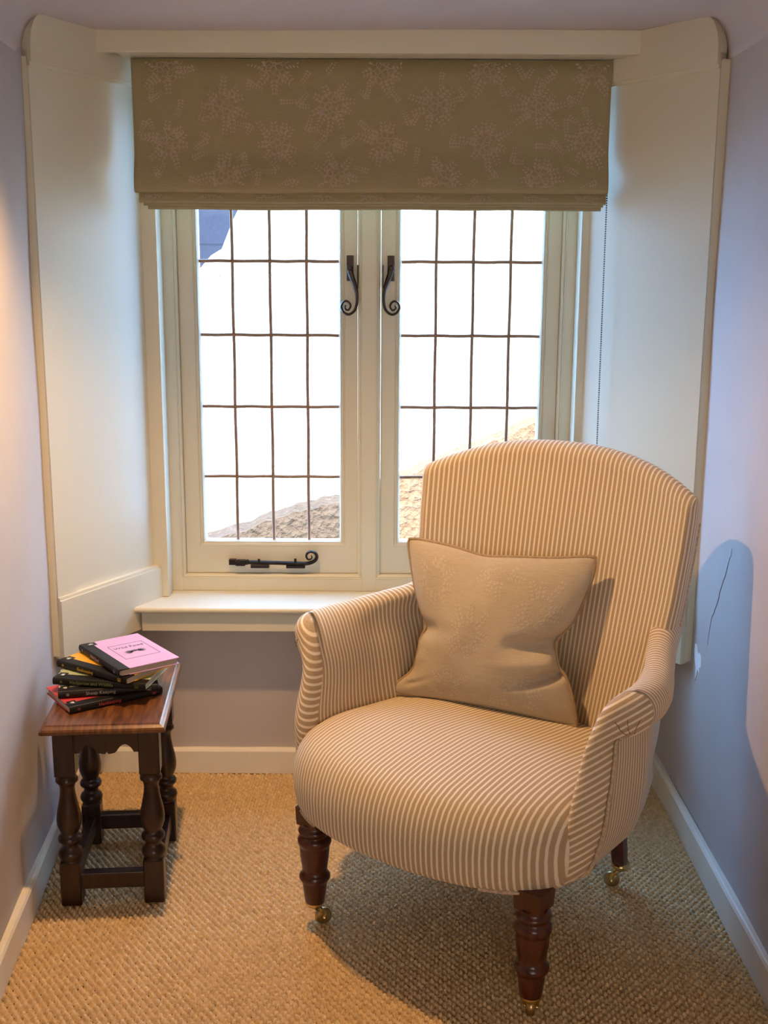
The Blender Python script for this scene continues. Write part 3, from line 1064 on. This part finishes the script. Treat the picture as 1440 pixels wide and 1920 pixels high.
# arms
def chair_arm(sg):
    prof = smooth_path([(.322, .335), (.338, .40), (.346, .47), (.351, .54), (.360, .60), (.376, .652), (.398, .685), (.422, .697), (.446, .690), (.461, .668), (.463, .642), (.453, .618), (.434, .605), (.414, .600), (.405, .588), (.408, .53), (.409, .46), (.400, .385), (.380, .320), (.352, .300)], 4)
    # medial line the rounded front end closes on, near the inner edge of the arm
    med = []
    for u, z in prof:
        w_ = float(sstep(.57, .63, z))
        body = float(np.interp(z, [.3, .40, .50, .60], [.352, .366, .374, .378]))
        med.append((body + (.420 - body) * w_, z + (.648 - z) * w_ * .9))
    med = np.array(med)
    vf, vb, r = .085, .560, .050
    levels = [('cap', a) for a in np.linspace(PI / 2, 0, 12)] + [('run', v) for v in np.linspace(vf, vb, 26)]
    rows, uvs = [], []
    for kind, q in levels:
        if kind == 'cap':
            p = med + (prof - med) * math.cos(q) ** .7
            v = vf - r * math.sin(q)
            uvx = .60 * p[:, 0] - .80 * p[:, 1]
        else:
            p, v = prof.copy(), q
            uvx = q + .10 * p[:, 1]
        rise = .018 * float(sstep(.20, .45, v)) + .035 * float(sstep(.40, .56, v))
        topw = sstep(.45, .66, p[:, 1])
        slim = float(np.interp(v, [.17, .24, .30, .375, .45, .56], [0, .012, .030, .060, .090, .122]))
        inner = float(np.interp(v, [.28, .42, .56], [0, .03, .075]))
        if kind == 'run':
            wout = sstep(.36, .40, p[:, 0])
            roll = sstep(.585, .63, p[:, 1])
            u = p[:, 0] - (slim * roll + max(0, slim - .012) * (1 - roll)) * wout - inner * (1 - wout)
        else:
            u = p[:, 0]
        z = p[:, 1] + rise * topw
        # low down the arm comes forward over the seat; its outer edge lies further back
        fr = float(sstep(.36, .06, v))
        vv = v - fr * .035 * sstep(.60, .44, p[:, 1]) + fr * .55 * np.clip(p[:, 0] - .365, 0, 1)
        rows.append(np.column_stack([sg * u, vv, z]))
        uvs.append(np.column_stack([uvx, p[:, 1]]))
    P, UV = np.array(rows), np.array(uvs)
    if sg < 0:
        P, UV = P[:, ::-1], UV[:, ::-1]
    o = surf('arm', P, UV, 'stripe', arm_ch)
    # cord that edges the front facing, from under the scroll down to the frame
    idx = [i for i in range(len(prof)) if prof[i, 1] < .60 and prof[i, 0] > .36 and i > len(prof) // 2]
    lv = 9
    PP = P if sg > 0 else P[:, ::-1]
    path = [tuple(PP[lv, i] + np.array([sg * .0035, -.0015, 0])) for i in idx]
    mesh('piping', *tube_geo(path, [.0042 + .0006 * math.sin(i * 2.1) for i in range(len(path))], 8), 'cord', o, smooth=True)
    # pleats gathered into the scroll end
    cs = np.array([sg * .437, vf - r - .006, .606])
    geos = []
    for ang in (1.25, 1.65, 2.1):
        pth = []
        for t in np.linspace(.012, .046, 7):
            uu = sg * (.440 + t * math.cos(ang))
            zz_ = .607 + t * math.sin(ang)
            # nearest front surface depth
            d2 = (PP[:12, :, 0] - uu) ** 2 + (PP[:12, :, 2] - zz_) ** 2
            kk = np.unravel_index(np.argmin(d2), d2.shape)
            pth.append((uu, PP[kk][1] - .0008, zz_))
        geos.append(tube_geo(pth, .0007, 5))
    mesh('pleat_seam', *join(*geos), 'seam', o)
    return o
armR = chair_arm(1)
armL = chair_arm(-1)

# frame rail below the upholstery (closes the bottom) and cord above the front legs
mesh('underside', *prism_geo([(.28, -.05), (.32, .06), (.30, .28), (.23, .45), (.18, .50), (-.18, .50), (-.23, .45), (-.30, .28), (-.32, .06), (-.28, -.05), (0, -.10)], 2, .286, .296), 'seam', arm_ch)
for sg in (-1, 1):
    sel = [i for i in range(len(SEAT_P[1])) if .215 < sg * SEAT_P[1][i][0] < .335 and SEAT_P[1][i][1] < .03]
    sel.sort(key=lambda i: SEAT_P[1][i][1])
    pth = [tuple(SEAT_P[1][i] + np.array([0, 0, -.001])) for i in sel]
    mesh('piping', *tube_geo(pth, .0046, 8), 'cord', seat_o, smooth=True)
    k = min(sel, key=lambda i: abs(sg * SEAT_P[1][i][0] - .250))
    ctr = np.array([0, .2, .36])
    sm = []
    for lv_ in range(1, 5):
        p = SEAT_P[lv_][k + (0 if lv_ < 3 else 0)]
        d = (p - ctr) / np.linalg.norm(p - ctr)
        sm.append(tuple(p + d * .0006 + np.array([-sg * .006 * lv_, 0, 0])))
    mesh('corner_seam', *tube_geo(sm, .0013, 5), 'seam', seat_o)

# legs
def caster(leg, cx, cy, ang, z0):
    cup, cf = lathe_geo([(.016, z0 + .012), (.0225, z0 + .012), (.0225, z0 + .002), (.018, z0 - .004), (.009, z0 - .010), (.004, z0 - .011)], cx, cy, 20)
    d = np.array([math.cos(ang), math.sin(ang)])
    e = np.array([-d[1], d[0]])
    wc = np.array([cx, cy]) + d * .020
    geos = [(cup, cf)]
    for s in (-1, 1):
        p0 = np.array([cx, cy]) + e * s * .008
        p1 = wc + e * s * .0125
        pth = [(p0[0], p0[1], z0 - .006), ((p0[0] + p1[0]) / 2, (p0[1] + p1[1]) / 2, z0 - .010), (p1[0], p1[1], .030), (p1[0], p1[1], .018)]
        geos.append(tube_geo(pth, [.006, .0065, .0055, .004], 8))
    c = mesh('caster', *join(*geos), 'brass', leg, smooth=True)
    prof = [(.004, -.009), (.016, -.009), (.0195, -.006), (.0205, 0), (.0195, .006), (.016, .009), (.004, .009)]
    v, f = lathe_geo(prof, 0, 0, 24)
    v = [(wc[0] + e[0] * h + d[0] * a, wc[1] + e[1] * h + d[1] * a, .0190 + b) for a, b, h in v]
    mesh('wheel', v, f, 'wheel', leg, smooth=True)

def front_leg(cx, cy, cang):
    prof = [(.031, .262), (.031, .250), (.036, .247), (.038, .242), (.036, .237), (.032, .234), (.032, .229), (.037, .226), (.0395, .219), (.0395, .212), (.037, .206), (.034, .203), (.035, .198),
            (.0335, .175), (.030, .150), (.0285, .138), (.033, .134), (.0365, .128), (.0365, .122), (.033, .116), (.0285, .113), (.029, .108), (.0265, .085), (.0235, .062), (.021, .056)]
    v, f = lathe_geo([(r, z) for r, z in prof], cx, cy, 28)
    b = []
    # tapered square block that meets the frame
    for z, h in ((.258, .029), (.275, .030), (.302, .031)):
        b.append([(cx - h, cy - h, z), (cx + h, cy - h, z), (cx + h, cy + h, z), (cx - h, cy + h, z)])
    bv, bf = grid_geo(np.array(b), cv=True)
    bf = list(bf) + [[0, 1, 2, 3][::-1], [8, 9, 10, 11]]
    leg = mesh('leg', *join((v, f), (bv.tolist(), bf)), 'mahogany', arm_ch)
    me = leg.data
    nl = len(f) - 2
    me.polygons.foreach_set('use_smooth', [i < nl for i in range(len(me.polygons))])
    caster(leg, cx, cy, cang, .052)
front_leg(-.272, -.048, .95)
front_leg(.310, -.045, 2.0)
def rear_leg(sg):
    rows = []
    for z, h, y in ((.060, .0145, .545), (.075, .0165, .540), (.20, .0195, .515), (.30, .022, .490)):
        cx, cy = sg * .222, y
        c = h * .3
        rows.append([(cx - h, cy - h + c, z), (cx - h + c, cy - h, z), (cx + h - c, cy - h, z), (cx + h, cy - h + c, z), (cx + h, cy + h - c, z), (cx + h - c, cy + h, z), (cx - h + c, cy + h, z), (cx - h, cy + h - c, z)])
    v, f = grid_geo(np.array(rows), cv=True)
    f = list(f) + [list(range(8))[::-1], list(range(24, 32))]
    leg = mesh('leg', v, f, 'mahogany', arm_ch)
    caster(leg, sg * .222, .547, PI + .35 if sg > 0 else -.6, .055)
rear_leg(1)
rear_leg(-1)

# ------------------------------------------------------------------ cushion
cu_o = Vector((-.35, .345, .442))
E1, E2, EN = np.array([.9888, .148, .0197]), np.array([-.0404, .1379, .9896]), np.array([.1438, -.9793, .1424])
cush = empty('cushion', CH_O, CH_ROT, world_parts=False)
tag(cush, 'square taupe linen cushion with faint floral print leaning on the striped chair back', 'cushion')
bot = [(0, 0), (.051, .001), (.135, .004), (.253, .005), (.353, .003), (.443, .001), (.506, 0)]
rgt = [(.506, 0), (.493, .058), (.471, .113), (.451, .136), (.440, .179), (.446, .206), (.479, .249), (.504, .31), (.519, .363), (.523, .406)]
top = [(.029, .403), (.063, .404), (.154, .395), (.239, .381), (.312, .386), (.422, .395), (.5, .407), (.523, .406)]
lft = [(0, 0), (.019, .028), (.058, .065), (.076, .113), (.077, .148), (.093, .190), (.075, .223), (.053, .282), (.036, .349), (.027, .389), (.029, .403)]
def resample(pts, n):
    p = smooth_path(pts, 8)
    d = np.concatenate([[0], np.cumsum(np.linalg.norm(np.diff(p, axis=0), axis=1))])
    t = np.linspace(0, d[-1], n)
    return np.column_stack([np.interp(t, d, p[:, 0]), np.interp(t, d, p[:, 1])])
NC = 61
cb, ct, cl, crr = resample(bot, NC), resample(top, NC), resample(lft, NC), resample(rgt, NC)
def coons(p, q):
    ip = p * (NC - 1)
    iq = q * (NC - 1)
    def ev(c, i):
        k = np.clip(np.floor(i).astype(int), 0, NC - 2)
        f = (i - k)[..., None]
        return c[k] * (1 - f) + c[k + 1] * f
    P_, Q_ = p[..., None], q[..., None]
    return (1 - Q_) * ev(cb, ip) + Q_ * ev(ct, ip) + (1 - P_) * ev(cl, iq) + P_ * ev(crr, iq) - (
        (1 - P_) * (1 - Q_) * cb[0] + P_ * (1 - Q_) * cb[-1] + (1 - P_) * Q_ * ct[0] + P_ * Q_ * ct[-1])
def seg_d(p, q, a, b):
    a, b = np.array(a), np.array(b)
    ab = b - a
    t = np.clip(((p - a[0]) * ab[0] + (q - a[1]) * ab[1]) / (ab @ ab), 0, 1)
    return np.hypot(p - a[0] - t * ab[0], q - a[1] - t * ab[1]), t
def puff(p, q):
    b = .078 * np.clip(np.sin(PI * p), 0, 1) ** .55 * np.clip(np.sin(PI * q), 0, 1) ** .5
    w = np.clip(np.sin(PI * p), 0, 1) ** .5 * np.clip(np.sin(PI * q), 0, 1) ** .5
    d, t = seg_d(p, q, (1.0, .30), (.66, .20))
    b = b - .046 * np.exp(-(d / .030) ** 2) * (1 - .8 * t) * w ** .3
    d, t = seg_d(p, q, (1.0, .36), (.70, .34))
    b = b + .028 * np.exp(-(d / .045) ** 2) * (1 - .8 * t) * w ** .4
    d, t = seg_d(p, q, (1.0, .47), (.74, .47))
    b = b - .040 * np.exp(-(d / .045) ** 2) * (1 - .7 * t) * w ** .3
    d, t = seg_d(p, q, (0, .46), (.16, .50))
    b = b - .022 * np.exp(-(d / .04) ** 2) * (1 - t) * w ** .3
    d, t = seg_d(p, q, (0.02, .30), (.10, .34))
    b = b + .010 * np.exp(-(d / .05) ** 2) * (1 - t)
    d, t = seg_d(p, q, (.08, .10), (.20, .20))
    b = b - .008 * np.exp(-(d / .03) ** 2) * (1 - t) * w ** .3
    b = b + w * (.0025 * np.sin(17 * p + 6 * q) + .002 * np.sin(9 * q - 13 * p + 1) + .0030 * np.sin(31 * p + 4 * q) * sstep(.7, 1, q))
    return b
def cush_pt(p, q, off=0.0, side=1):
    c = coons(p, q)
    h = puff(p, q) + off if side > 0 else -(.045 * np.clip(np.sin(PI * p), 0, 1) ** .6 * np.clip(np.sin(PI * q), 0, 1) ** .6)
    return np.array(cu_o) + c[..., :1] * E1 + c[..., 1:] * E2 + h[..., None] * EN
pp, qq = np.meshgrid(np.linspace(0, 1, 85), np.linspace(0, 1, 85), indexing='ij')
Pf = cush_pt(pp, qq)
V1, F1 = grid_geo(Pf)
Pb = cush_pt(pp[::3, ::3], qq[::3, ::3], 0, -1)
V2, F2 = grid_geo(Pb)
mesh('cover', *join((V1.tolist(), [f[::1] for f in F1]), (V2.tolist(), [f[::-1] for f in F2])), 'cushion', cush, smooth=True)
edge = [(t, 0.0) for t in np.linspace(0, 1, 40, endpoint=False)] + [(1.0, t) for t in np.linspace(0, 1, 40, endpoint=False)] + [(1 - t, 1.0) for t in np.linspace(0, 1, 40, endpoint=False)] + [(0.0, 1 - t) for t in np.linspace(0, 1, 40, endpoint=False)]
ep = np.array(edge)
pe = cush_pt(ep[:, 0], ep[:, 1])
mesh('piping', *tube_geo([tuple(p) for p in pe], .0042, 8, closed=True), 'cpipe', cush, smooth=True)
def cushion_print():
    geos = []
    for cx, cz, s_ in ((.42, .52, 1.25), (.80, .70, 1.2), (.18, .80, 1.2), (.55, .93, 1.1), (.72, .13, 1.2), (.30, .14, 1.1)):
        v, f = motif(0, 0, s_, random.uniform(0, 6), lw=.0009)
        pq = np.array(v) / np.array([.5, .4]) + np.array([cx, cz])
        ok = (pq > .05).all(1) & (pq < .95).all(1)
        keep = [q for q in f if all(ok[i] for i in q)]
        pos = cush_pt(np.clip(pq[:, 0], 0, 1), np.clip(pq[:, 1], 0, 1), .0009)
        geos.append((pos.tolist(), keep))
    o = mesh('floral_print', *join(*geos), 'cprint', cush)
    o['kind'] = 'stuff'
cushion_print()

# ------------------------------------------------------------------ oak stool
ST_ROT = math.radians(4.9)
ST = empty('oak_stool', (-.6675, 2.700, 0), ST_ROT, world_parts=False)
tag(ST, 'small dark oak joint stool with turned legs beside the left wall', 'stool')
hx, hy = .099, .152
def stool():
    # moulded top
    rows = []
    for z, o in ((.4585, .118), (.4585, .140), (.462, .1435), (.468, .144), (.472, .141), (.4765, .134), (.4775, .1305), (.480, .1295), (.480, .05)):
        x, y = o, o + .076
        rows.append([(-x, -y, z), (x, -y, z), (x, y, z), (-x, y, z)])
    v, f = grid_geo(np.array(rows), cv=True)
    k = len(rows)
    f = list(f) + [[0, 1, 2, 3][::-1], [(k - 1) * 4 + i for i in range(4)]]
    mesh('top', v, f, 'oak_top', ST)
    prof = [(.0245, .338), (.021, .332), (.0265, .324), (.0265, .318), (.020, .312), (.0175, .300), (.0185, .285), (.0225, .262), (.0275, .240), (.0295, .222), (.0285, .206), (.023, .190), (.0185, .182), (.025, .178), (.0285, .171), (.0275, .164), (.021, .158), (.0185, .152), (.020, .145), (.0265, .139), (.0295, .131), (.028, .123), (.0235, .117), (.0245, .112)]
    for sx in (-1, 1):
        for sy in (-1, 1):
            cx, cy = sx * hx, sy * hy
            h = .0245
            g = join(lathe_geo(prof, cx, cy, 24), box_geo((cx - h, cy - h, .336), (cx + h, cy + h, .459), .002, 1), box_geo((cx - h, cy - h, 0), (cx + h, cy + h, .113), .003, 1))
            leg = mesh('leg', *g, 'oak', ST)
            nl = (len(prof) - 1) * 24
            leg.data.polygons.foreach_set('use_smooth', [i < nl for i in range(len(leg.data.polygons))])
    # shaped aprons
    def apron(L):
        pts = [(-L, .458), (L, .458)]
        n = 40
        for i in range(n + 1):
            t = 1 - 2 * i / n
            a = abs(t)
            z = .396
            if a > .80: z = .392
            elif a > .28: z = .392 + .020 * math.sin(PI * (a - .28) / .52) ** .8
            else: z = .392 - .004 * math.cos(a / .28 * PI / 2) + (.006 if a < .04 else 0)
            pts.append((t * L, z))
        return pts
    for sy in (-1, 1):
        y = sy * (hy + .006)
        mesh('apron', *prism_geo(apron(hx - .02), 1, y - .009, y + .009), 'oak', ST)
        box('stretcher', (-hx + .02, sy * hy - .013, .038), (hx - .02, sy * hy + .013, .080), 'oak', ST, .003)
    for sx in (-1, 1):
        x = sx * (hx + .006)
        P_ = [(a, b) for a, b in apron(hy - .02)]
        mesh('apron', *prism_geo(P_, 0, x - .009, x + .009), 'oak', ST)
        box('stretcher', (sx * hx - .013, -hy + .02, .038), (sx * hx + .013, hy - .02, .080), 'oak', ST, .003)
stool()

# ------------------------------------------------------------------ books
def text_geo(s, size, ):
    cu = bpy.data.curves.new('t', 'FONT')
    cu.body = s
    cu.size = size
    cu.align_x = 'CENTER'
    cu.align_y = 'CENTER'
    cu.extrude = 0.00012
    cu.resolution_u = 3
    ob = bpy.data.objects.new('t', cu)
    COL.objects.link(ob)
    dg = bpy.context.evaluated_depsgraph_get()
    me = bpy.data.meshes.new_from_object(ob.evaluated_get(dg))
    v = [tuple(x.co) for x in me.vertices]
    f = [list(p.vertices) for p in me.polygons]
    bpy.data.objects.remove(ob)
    bpy.data.curves.remove(cu)
    bpy.data.meshes.remove(me)
    return v, f

def leafy(cx, cy, s, n=7, spread=2.4, base=PI / 2):
    V, F = [], []
    for k in range(n):
        a = base + (k - (n - 1) / 2) * spread / n
        r = s * (.35 + .65 * math.cos((k - (n - 1) / 2) * .35))
        p = arc_leaf(cx, cy, a, r, r * .26)
        m = len(V)
        V += [(x, y, 0) for x, y in p] + [(x, y, .00015) for x, y in p]
        F += [list(range(m, m + 6))[::-1], list(range(m + 6, m + 12))]
    return V, F

def frame_geo(x0, x1, y0, y1, w):
    return join(*[box_geo(lo, hi, 0) for lo, hi in (((x0, y0, 0), (x1, y0 + w, .0002)), ((x0, y1 - w, 0), (x1, y1, .0002)), ((x0, y0, 0), (x0 + w, y1, .0002)), ((x1 - w, y0, 0), (x1, y1, .0002)))])

BL_, BW_, BT_ = .236, .163, .0176
M['bk_black'] = simple('book_black_cloth', (0.008, 0.007, 0.006), 0.5, 0.2, 60, spec=0.3)
M['bk_ink'] = simple('book_dark_ink', (0.10, 0.07, 0.09), 0.6)
M['bk_white'] = simple('book_white_ink', (0.78, 0.76, 0.70), 0.6)

def book(label, loc, ang, cover, ink, spine_title, cover_title, thick=BT_, splay_=0.0):
    M['cv' + cover[0]] = simple('book_cover_' + cover[0], cover[1], 0.42, 0.04, 20)
    M['ik' + cover[0]] = simple('book_ink_' + cover[0], ink, 0.5)
    cv, ik = 'cv' + cover[0], 'ik' + cover[0]
    b = empty('book', loc, ang, world_parts=False)
    tag(b, label, 'book', 'books stacked on the oak stool')
    L, W, T = BL_, BW_, thick
    bt = .0024
    sw = .030                                   # cloth quarter binding
    box('back_cover', (0, .004, 0), (L, W, bt), cv, b, .0006, 1)
    fc = box('front_cover', (0, .004, T - bt), (L, W, T), cv, b, .0006, 1)
    # rounded spine with hinge strips over both boards
    prof = [(sw, -.0002), (.006, -.0002)] + [(.0045 - .0045 * math.sin(a), T / 2 - (T / 2 + .0002) * math.cos(a)) for a in np.linspace(.15, PI - .15, 9)] + [(.006, T + .0002), (sw, T + .0002), (sw, T - bt + .0003), (.009, T - bt), (.0035, T - bt - .001), (.0035, bt + .001), (.009, bt), (sw, bt - .0003)]
    sp = mesh('spine', *prism_geo(prof, 0, -.0003, L + .0003), 'bk_black', b)
    groove = box('hinge_groove', (-.0004, .0085, T + .00015), (L + .0004, .0100, T + .0006), 'bk_black', sp, 0)
    # page block with a slightly hollow fore edge
    n = 9
    rows = []
    for i in range(n):
        t = i / (n - 1)
        z = bt + (T - 2 * bt) * t
        fe = W - .0045 - .0016 * math.sin(PI * t)
        rows.append([(.003, .006, z), (L - .003, .006, z), (L - .003, fe, z), (.003, fe, z)])
    v, f = grid_geo(np.array(rows), cv=True)
    f = list(f) + [[0, 1, 2, 3][::-1], [(n - 1) * 4 + i for i in range(4)]]
    mesh('page_block', v, f, 'pages', b)
    # lettering on the spine: reads from head (x=0) to tail
    v, f = text_geo(spine_title, .0118)
    mesh('spine_title', [(L * .42 + x, -.00035 - z * 1.0 + .0, T / 2 + y) for x, y, z in v], f, ik, sp)
    v, f = leafy(0, -.003, .008)
    mesh('spine_emblem', [(.022 + x, -.0004, T / 2 + y) for x, y, z in v], f, ik, sp)
    v, f = frame_geo(-.005, .005, -.0045, .0045, .0012)
    v2, f2 = leafy(0, -.003, .006, 5)
    mesh('spine_emblem', [(L - .022 + x, -.0004, T / 2 + y) for x, y, z in join((v, f), (v2, f2))[0]], join((v, f), (v2, f2))[1], ik, sp)
    # publisher's badge near the head of the hinge strip
    box('badge', (.004, .012, T + .0001), (.026, .040, T + .0005), 'bk_black', fc, 0)
    v, f = leafy(0, -.004, .010, 7, 4.0)
    mesh('badge_leaf', [(.015 - y, .026 + x, T + .0007 + z) for x, y, z in v], f, 'bk_white', fc)
    # framed title on the front board: reads from spine to fore edge, head at x=0
    cy = (sw + W) / 2
    v, f = frame_geo(.062, L - .062, sw + .020, W - .020, .0013)
    mesh('title_frame', [(x, y, T + .0001 + z) for x, y, z in v], f, 'bk_ink', fc)
    v, f = text_geo(cover_title, .0190)
    kx = min(1.0, .078 / max(1e-6, max(p[0] for p in v) - min(p[0] for p in v)))
    mesh('cover_title', [(.088 - y * kx, cy + x * kx, T + .0003 + z) for x, y, z in v], f, 'bk_ink', fc)
    geos = [leafy(-.006, -.002, .024, 6, 1.9, PI * .92), leafy(.006, -.002, .024, 6, 1.9, PI * .08), leafy(0, -.002, .017, 6, 2.4)]
    v, f = join(*geos)
    mesh('sprig_drawing', [(.128 - y, cy + x, T + .0003 + z) for x, y, z in v], f, 'bk_ink', fc)
    return b

Z0 = .4803
def ang_of(a, b): return math.atan2(b[1] - a[1], b[0] - a[0])
specs = [
    ('red hardback book with black spine lying flat at the bottom of the stack', (-.739, 2.550), math.radians(35.4), ('red', (.55, .055, .065)), (.45, .05, .06), 'Henkeeping', 'Henkeeping'),
    ('pale grey and red hardback, black spine lettered in grey, second from the bottom of the stack', (-.780, 2.600), math.radians(13.5), ('grey', (.42, .42, .33)), (.34, .31, .29), 'Sheep Keeping', 'Sheep Keeping'),
    ('pale green hardback, black spine lettered in green, middle of the stack', (-.806, 2.647), math.radians(-9.0), ('green', (.44, .52, .30)), (.16, .21, .055), 'Hedgerow and Wildlife', 'Hedgerow'),
    ('yellow hardback book with black spine, second from the top of the stack', (-.816, 2.722), math.radians(-32), ('yellow', (.80, .44, .03)), (.75, .42, .04), 'Beekeeping', 'Beekeeping'),
    ('pink hardback book titled Wild Food on top of the stack', (-.777, 2.787), math.radians(-52.7), ('pink', (.60, .37, .60)), (.45, .30, .42), 'Wild Food', 'Wild Food'),
]
specs[1] = ('grey-green hardback with black spine lettered Sheep Keeping, second from the bottom of the stack', *specs[1][1:])
z = Z0
for lb, (x, y), a, cvr, ink, st, ct_ in specs:
    book(lb, (x, y, z + .0003), a, cvr, ink, st, ct_)
    z += BT_ + .0011

# ------------------------------------------------------------------ outside
def neighbour():
    root = empty('neighbouring_house', (0.5, 8.3, -2.6))
    tag(root, 'white roughcast cottage gable in full sun outside the window', 'building')
    verge = [(-3.2, -1.9)]
    for t in np.linspace(0, 1, 60):
        x = -3.2 + 4.4 * t
        verge.append((x, -1.9 + 1.72 * (x + 3.2) + .05 * math.sin(19 * x) + .03 * math.sin(53 * x)))
    top = verge[-1]
    poly = [(-3.2, -2.6)] + verge + [(7.5, top[1]), (7.5, -2.6)]
    mesh('gable_wall', *prism_geo(poly[::-1], 1, 8.0, 8.4), 'roughcast', root)
    rows = []
    for x, zv in verge[1:]:
        rows.append([(x - .16, 7.86, zv + .10), (x + .02, 7.86, zv + .0), (x + .02, 8.9, zv), (x - .16, 8.9, zv + .10)])
    V, F = grid_geo(np.array(rows), cv=True)
    # plinth course low on the wall
    mesh('plinth', *prism_geo([(-3.2, -2.6), (7.5, -2.6), (7.5, -1.2), (-3.2, -1.2)], 1, 7.9, 8.02), 'stone', root)
neighbour()
def shadow_slab():  # added slab, shaped and coloured as the shadow across the gable
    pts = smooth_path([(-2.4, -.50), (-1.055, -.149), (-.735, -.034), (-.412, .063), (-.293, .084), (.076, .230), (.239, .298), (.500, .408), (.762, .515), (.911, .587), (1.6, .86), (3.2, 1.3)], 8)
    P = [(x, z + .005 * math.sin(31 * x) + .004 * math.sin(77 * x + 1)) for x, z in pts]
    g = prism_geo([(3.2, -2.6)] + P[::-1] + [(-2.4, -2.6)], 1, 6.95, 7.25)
    o = mesh('shadow_slab', *g, 'shadow_tone')
    tag(o, 'added brown slab with sloping top in place of the shadow on the sunlit white gable', 'wall')
shadow_slab()
def add_sky_cover():  # added to hide the sky patch, so the sky can be brighter
    root = empty('sky_cover', (-3.0, 11.0, -2.6))
    tag(root, 'added blue-grey cover over the sky patch past the gable at the top left of the window', 'backdrop')
    rows = []
    n = 8
    for i in range(n):
        y0, z0 = 10.6 + i * .22, -.9 + i * .44
        rows += [[(-3.4, y0, z0), (0.6, y0, z0)], [(-3.4, y0 + .22, z0 + .42), (0.6, y0 + .22, z0 + .42)]]
    P = np.array(rows)
    V, F = grid_geo(P)
    Vb = (V + np.array([0, .25, -.1]))
    k = len(V)
    F2 = [tuple(j + k for j in f[::-1]) for f in F]
    mesh('cover_slope', np.concatenate([V, Vb]), list(F) + F2, 'sky_tone', root)
    box('wall', (-3.3, 10.9, -2.6), (0.5, 11.3, -.5), 'stone', root, 0)  # added base under the sky cover
add_sky_cover()
gr = box('ground', (-9, 3.56, -2.75), (9, 14, -2.6), 'stone', None, 0)
tag(gr, kind='structure')
